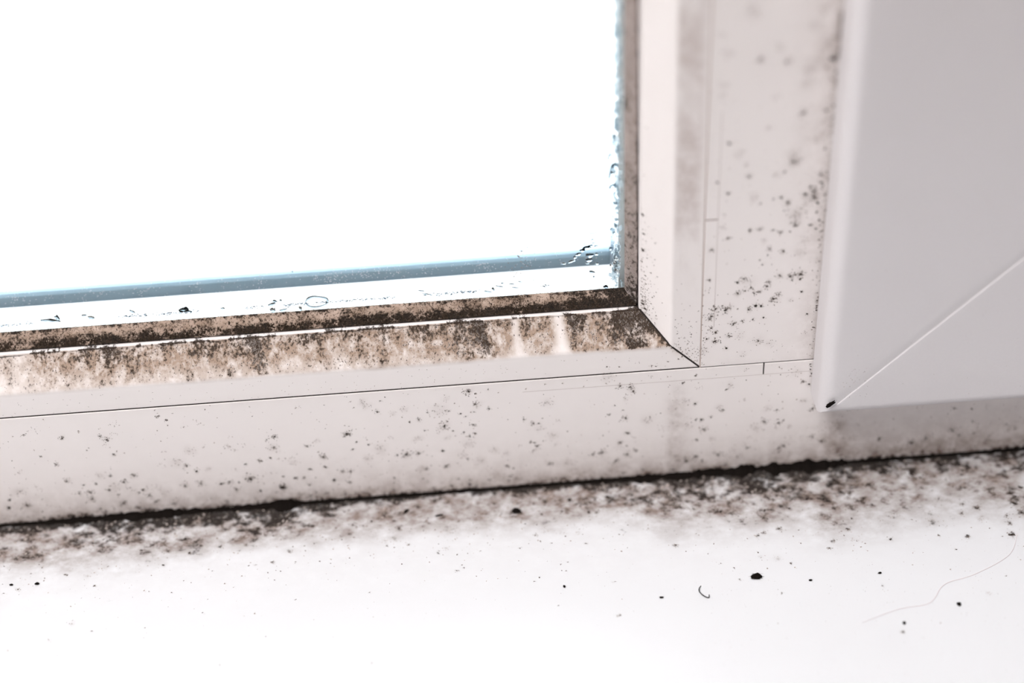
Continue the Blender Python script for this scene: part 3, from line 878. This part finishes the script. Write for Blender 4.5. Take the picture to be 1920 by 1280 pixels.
# specks of dirt stuck to the glass
it = []
for (x, z, r, t) in ((5.1, 89.9, .25, .3), (-72.1, 75.0, .22, .2), (-60.6, 69.3, .22, .3), (-73.8, 69.8, .3, .7), (-78.6, 69.2, .16, .4), (-61.0, 71.5, .14, .5), (-49.2, 65.6, .2, .2), (-102.7, 73.9, .24, .5), (3.9, 76.3, .25, .3), (5.7, 72.4, .2, .6), (7.6, 72.2, .3, .6), (4.9, 70.1, .3, .6), (5, 65.4, .3, .5), (-3, 76.5, .2, .6), (0.2, 72.2, .16, .3), (5.8, 66.8, .26, .5), (23.6, 71.9, .2, .4)):
    it.append((x, z, r, t, 2))
for _ in range(90):
    it.append((5.5 + random.gauss(0, 1.6), random.uniform(58, 78), random.uniform(0.06, 0.2), random.uniform(0.3, 0.8), 1))
for _ in range(120):
    it.append((random.uniform(-130, 28), 55 + random.expovariate(1 / 10.0), random.uniform(0.04, 0.1), random.uniform(0.2, 0.8), 0))
for _ in range(60):
    it.append((28.3 + random.gauss(0, 0.45), 60.5 + random.gauss(0, 1.6), random.uniform(0.07, 0.26), random.uniform(0, 0.2), 1))
for _ in range(30):
    it.append((28.9 + random.gauss(0, 0.3), random.uniform(56, 74), random.uniform(0.05, 0.14), random.uniform(0.2, 0.6), 0))
colonies('dirt_specks', it, lambda u, v, h: (u, GY - h - 0.01, v), pane)

# pale lint and scratches on the glass
it = []
for _ in range(320):
    it.append((random.uniform(-135, 26), random.gauss(63, 1.9), random.uniform(0.04, 0.10), 1.0, random.choice((1, 2, 3))))
for _ in range(26):
    x = random.uniform(-130, 20)
    for _ in range(8):
        it.append((x + random.gauss(0, 0.8), random.gauss(63.2, 1.0), random.uniform(0.03, 0.08), 1.0, 4))
colonies('lint', it, lambda u, v, h: (u, GY - h - 0.01, v), pane, fleck_mat('white_lint', (0.6, 0.62, 0.65), (0.86, 0.88, 0.9)))

# condensation film: beads of water along the two edges of the pane
def dome(V, F, x, z, w, h, ang, hgt, k=8, crescent=0.0):
    n0 = len(V)
    c, s = math.cos(math.radians(ang)), math.sin(math.radians(ang))
    rings = ((1.0, 0.0), (0.72, 0.6), (0.36, 0.92))
    rad = [random.uniform(0.75, 1.2) for _ in range(k)]
    for (q, hh) in rings:
        for i in range(k):
            a = 6.283 * i / k
            u, v = q * rad[i] * w * 0.5 * math.cos(a), q * rad[i] * h * 0.5 * math.sin(a)
            v -= crescent * h * (2 * u / max(w, 0.01)) ** 2 * -1.0
            V.append((x + u * c - v * s, GY - 0.004 - hgt * hh, z + u * s + v * c))
    V.append((x, GY - 0.004 - hgt, z))
    for r in range(2):
        for i in range(k):
            j = (i + 1) % k
            F.append((n0 + r * k + i, n0 + r * k + j, n0 + (r + 1) * k + j, n0 + (r + 1) * k + i))
    for i in range(k):
        F.append((n0 + 2 * k + i, n0 + 2 * k + (i + 1) % k, n0 + 3 * k))
    F.append(tuple(n0 + i for i in range(k - 1, -1, -1)))


V, F = [], []
for _ in range(520):
    z = random.uniform(54.5, 145)
    x = 28.2 + abs(random.gauss(0, 0.75)) if z > 80 else 28.6 + random.gauss(0, 0.6)
    dome(V, F, min(x, 30.0), z, random.uniform(0.25, 0.9), random.uniform(0.4, 1.9), random.uniform(-12, 12), random.uniform(0.08, 0.2), 6)
V2, F2 = [], []
for _ in range(900):
    x = random.uniform(-140, 20)
    if fbm(np.array([x / 11]), np.array([0.0]), 151, 3)[0] < 0.42: continue
    dome(V2, F2, x, 55.9 + random.gauss(0, 0.22), random.uniform(0.2, 0.7), random.uniform(0.10, 0.26), random.uniform(-8, 8), random.uniform(0.05, 0.12), 6)
film = mesh_obj('condensation', np.array(V) * S, F, M_film, pane, True)
tag(film, 'pale beads of condensation beside the upright seal', kind='stuff')
line = mesh_obj('water_line', np.array(V2) * S, F2, M_line, pane, True)
tag(line, 'broken blue line of water above the lower seal', kind='stuff')

# ---------------------------------------------------------------- single water drops on the inner pane
DROPS = "26.6,94.1,0.39,2.70,5 27.1,91.5,1.55,2.21,20 28.2,88.8,1.75,2.46,30 27.6,86.5,1.55,2.95,10 27.8,83.4,2.52,1.23,-40 28.2,81.4,0.78,1.47,0 28.1,78.7,0.62,1.23,0 26.4,80.8,0.31,1.72,10 25.6,78.1,0.31,1.23,0 25.4,74.3,0.39,1.47,15 25.9,73.9,0.31,1.47,10 23.1,76.0,0.23,0.79,0 22.9,70.5,2.33,0.59,10 24.1,70.9,1.16,0.49,-20 24.7,71.1,0.39,0.98,0 28.1,69.9,0.70,1.47,0 27.2,65.6,0.85,1.08,20 21.4,66.4,2.33,1.38,-10 20.5,65.8,1.55,0.88,-15 22.1,66.8,1.75,0.88,-20 19.5,64.8,1.16,0.98,-40 18.6,63.9,1.09,0.88,-40 17.7,62.8,1.75,0.88,-20 15.7,62.3,1.16,0.59,-10 22.2,64.1,1.94,1.47,0 22.0,62.7,1.94,1.08,0 23.7,64.4,1.16,0.79,0 23.8,61.6,1.36,0.69,10 22.7,59.2,1.75,0.79,25 23.1,57.7,0.39,0.49,0 26.0,54.4,1.32,0.98,25 27.6,71.3,1.16,0.69,40 28.2,96.8,0.97,2.46,0 28.3,95.2,1.16,1.23,0 22.9,68.6,0.78,0.69,20 23.2,67.6,0.97,0.39,10 23.7,66.7,1.16,0.59,0 21.5,61.9,0.97,0.49,0 19.0,64.6,0.85,0.79,-30 21.0,67.5,0.54,0.39,0 -108.9,56.4,4.42,1.22,8 -107.0,56.9,1.10,1.75,-30 -100.5,57.1,1.38,0.70,-10 -99.0,56.3,1.79,1.05,15 -88.9,57.2,1.52,0.70,40 -76.5,56.7,2.76,1.75,-10 -77.3,56.2,1.10,0.87,0 -75.7,56.2,2.21,0.70,10 -67.2,56.2,1.10,0.70,0 -55.3,56.4,2.21,0.87,-15 -54.3,57.2,0.83,1.22,-60 -53.1,57.4,0.69,0.70,0 -55.3,54.5,1.38,1.57,0 -52.8,54.4,2.21,0.70,-10 -48.6,54.5,0.83,1.40,0 -18.9,57.2,1.66,0.35,12 -18.0,56.2,1.66,0.35,15 -2.9,55.5,2.21,0.52,15 -1.5,56.1,0.55,1.40,-20 0.1,56.8,1.93,0.35,15 3.1,57.3,1.38,0.35,10 3.9,56.1,1.66,0.35,12 0.8,57.7,0.69,0.52,0 5.1,57.8,1.10,0.35,20 -44.1,52.2,4.14,0.52,-10"

ZONES = (('drops beside the upright seal', 'small grey water drop on the glass high beside the upright seal', 'water drop of those high beside the upright seal'),
         ('drops in the corner of the pane', 'small irregular water drop on the glass in the lower corner', 'water drop of the cluster in the glass corner'),
         ('thin streaks above the lower seal', 'thin water streak on the glass above the lower seal near the corner', 'thin water streak on the glass above the lower seal'),
         ('drops above the lower seal', 'dark blue water drop on the glass low above the mouldy seal', 'dark blue water drop low above the mouldy seal'))
drops = []
for (x, z, w, h, a) in parse(DROPS):
    V, F = [], []
    w, h = max(w, 0.35), max(h, 0.30)
    dome(V, F, 0, 0, w, h, -a, min(0.5, 0.14 + 0.16 * min(w, h)), 12, random.uniform(-0.25, 0.35))
    V = [(v[0], v[1] - GY, v[2]) for v in V]
    o = mesh_obj('water_drop', np.array(V) * S, F, M_water, None, True)
    o.location = (x * S, GY * S, z * S)
    zone = 0 if x > 26.0 and z > 72 else 1 if x > 12 else 2 if x > -30 else 3
    tag(o, ZONES[zone][1], 'water drop', ZONES[zone][0])
    drops.append((zone, o, x, z, w * h))
for k in range(4):
    D = [d for d in drops if d[0] == k]
    free = lambda: [d for d in D if d[1]['label'] == ZONES[k][1]]
    for word, key in (('largest', lambda d: -d[4]), ('topmost', lambda d: -d[3]), ('lowest', lambda d: d[3]), ('leftmost', lambda d: d[2]), ('rightmost', lambda d: -d[2])):
        best = sorted(D, key=key)[0]
        if best[1]['label'] == ZONES[k][1]:
            best[1]['label'] = word + ' ' + ZONES[k][2]

# ring-shaped drop
V, F = [], []
n = 40
for i in range(n):
    a = 6.283 * i / n
    w = 0.42 + 0.14 * math.sin(3 * a + 1) + (0.22 if 0.4 < a < 2.6 else 0.0)
    rx, rz = 2.65 + 0.12 * math.sin(2 * a), 1.55 + 0.1 * math.cos(3 * a)
    for (q, hh) in ((-0.5, 0), (-0.25, 0.22), (0.25, 0.22), (0.5, 0)):
        V.append(((rx + q * w) * math.cos(a), -hh - 0.004, (rz + q * w) * math.sin(a)))
for i in range(n):
    for k in range(4):
        a, b = i * 4 + k, i * 4 + (k + 1) % 4
        F.append((a, b, (b + 4) % (4 * n), (a + 4) % (4 * n)))
ring = mesh_obj('water_ring', np.array(V) * S, F, M_water, None, True)
ring.location = (-44.5 * S, GY * S, 56.2 * S)
tag(ring, 'oval ring of water on the glass above the lower seal', 'water drop')

# ---------------------------------------------------------------- loose bits
def crumb(name, loc, size, label, cat='debris', group=None, hairs=0, mat=M_crumb, seed=0):
    r = random.Random(seed)
    V, F = [], []
    nu, nv = 10, 6
    for j in range(nv + 1):
        th = math.pi * j / nv
        for i in range(nu):
            ph = 6.283 * i / nu
            k = r.uniform(0.72, 1.22)
            V.append((size[0] * 0.5 * k * math.sin(th) * math.cos(ph), size[1] * 0.5 * k * math.sin(th) * math.sin(ph), size[2] * 0.5 * (1 + 0.95 * math.cos(th) * k)))
    zmin = min(v[2] for v in V)
    V = [(v[0], v[1], v[2] - zmin) for v in V]
    for j in range(nv):
        for i in range(nu):
            a, b = j * nu + i, j * nu + (i + 1) % nu
            F.append((a, a + nu, b + nu, b))
    for _ in range(hairs):
        a = r.uniform(0, 6.283)
        l = r.uniform(0.5, 0.75)
        m = len(V)
        x0, y0 = size[0] * 0.3 * math.cos(a), size[1] * 0.3 * math.sin(a)
        x1, y1 = size[0] * l * math.cos(a), size[1] * l * math.sin(a)
        w = 0.05
        zz = r.uniform(0.1, size[2] * 0.9)
        V += [(x0 - w * math.sin(a), y0 + w * math.cos(a), zz), (x0 + w * math.sin(a), y0 - w * math.cos(a), zz), (x0, y0, zz + 2 * w), (x1, y1, zz * r.uniform(0.3, 1.2))]
        F += [(m, m + 1, m + 3), (m + 1, m + 2, m + 3), (m + 2, m, m + 3)]
    o = mesh_obj(name, np.array(V) * S, F, mat, None, False)
    o.location = Vector(loc) * S
    tag(o, label, cat, group)
    return o


crumb('mould_clump', (56.9, -37.9, 0), (2.9, 1.9, 0.7), 'largest fuzzy black clump lying on the clean part of the sill', 'mould clump', hairs=46, seed=1)
crumb('mould_clump', (0.6, -8.9, 0), (2.3, 1.9, 0.6), 'round black mould clump on the sill close under the frame', 'mould clump', hairs=24, seed=2)
crumb('mould_clump', (128.0, -24.4, 0), (2.2, 2.4, 0.6), 'black mould clump on the sill under the opening sash', 'mould clump', hairs=26, seed=11)
for i, (x, y, w, d, lab) in enumerate(((86.6, -39.8, 1.0, .6, 'small black crumb on the sill right of the fuzzy clump, upper one'), (69.6, -40.4, .9, .6, 'small black crumb on the sill just beside the fuzzy clump'),
                                       (102.7, -51.7, 1.1, 1.2, 'pointed black crumb alone on the white sill at the right'), (88.5, -56.2, .8, 1.0, 'brownish black crumb lowest on the right of the sill'),
                                       (33.2, -42.3, 1.0, .5, 'small dark crumb on the sill left of the curled hair'), (10.4, -36.3, .7, .8, 'tiny dark crumb on the sill in the middle of the picture'),
                                       (-119.0, -21.9, 1.2, 0.8, 'dark crumb on the sill at the far left'), (-125.4, -21.6, 1.0, .6, 'pale-edged dark crumb at the left end of the sill'))):
    crumb('debris_crumb', (x, y, 0), (w, d, 0.4), lab, 'crumb', 'crumbs on the sill', hairs=3, seed=20 + i)
f1 = crumb('dark_flake', (-27.5, -6.0, 0), (1.9, 0.8, 0.45), 'slanted black flake on the stained sill below the frame', 'flake', seed=31)
f1.rotation_euler.z = math.radians(48)
f2 = crumb('dark_flake', (-19.2, -8.4, 0), (2.1, 0.55, 0.4), 'flat black flake lying level on the stained sill', 'flake', seed=32)
f2.rotation_euler.z = math.radians(12)
c = crumb('mould_clump', (78.3, -11.1, 30.5), (3.0, 1.1, 0.8), 'black mould clump stuck on the lower corner of the opening sash', 'mould clump', hairs=14, seed=41)
c.rotation_euler = (math.radians(90), math.radians(-38), 0)


def tube(name, pts, rad, mat):
    P = [Vector(p) for p in pts]
    V, F = [], []
    for i, p in enumerate(P):
        t = (P[min(i + 1, len(P) - 1)] - P[max(i - 1, 0)]).normalized()
        s = t.cross(Vector((0, 0, 1))).normalized()
        u = s.cross(t)
        r = rad * (0.6 + 0.4 * math.sin(math.pi * min(1, (i + 1) / len(P))))
        for k in range(6):
            a = 6.283 * k / 6
            V.append(p + s * math.cos(a) * r + u * math.sin(a) * r)
    for i in range(len(P) - 1):
        for k in range(6):
            a, b = i * 6 + k, i * 6 + (k + 1) % 6
            F.append((a, b, b + 6, a + 6))
    F += [tuple(range(5, -1, -1)), tuple((len(P) - 1) * 6 + k for k in range(6))]
    return mesh_obj(name, [tuple(v) for v in V], F, mat, None, True)


def bez(pts, n=8):
    out = []
    for i in range(len(pts) - 1):
        p0, p1, p2, p3 = pts[max(i - 1, 0)], pts[i], pts[i + 1], pts[min(i + 2, len(pts) - 1)]
        for k in range(n):
            t = k / n
            out.append(tuple(0.5 * (2 * b + (c - a) * t + (2 * a - 5 * b + 4 * c - d) * t * t + (3 * b - a - 3 * c + d) * t ** 3) for a, b, c, d in zip(p0, p1, p2, p3)))
    return out + [pts[-1]]


hp = bez([(0.55, 2.4, 0.25), (0.0, 1.5, 0.35), (-0.1, 0.4, 0.45), (0.45, -0.7, 0.4), (1.25, -1.35, 0.25), (1.85, -1.5, 0.15), (2.0, -1.2, 0.25), (2.05, -0.75, 0.4)])
hair = tube('hair', [tuple(q * S for q in p) for p in hp], 0.14 * S, M_crumb)
hair.location = (42.6 * S, -42.0 * S, 0)
tag(hair, 'short curled black hair lying on the white sill', 'hair')
fp = bez([(0, 0, 0.1), (9, 3.2, 0.12), (17, 4.5, 0.1), (22, 10, 0.12), (30, 12.5, 0.1), (40, 18, 0.12), (44, 25, 0.1)], 10)
fib = tube('fibre', [tuple(q * S for q in p) for p in fp], 0.06 * S, plain('pale_fibre', (0.80, 0.70, 0.71), 0.8))
fib.location = (79 * S, -55 * S, 0)
tag(fib, 'long pale pink fibre trailing across the sill', 'fibre')
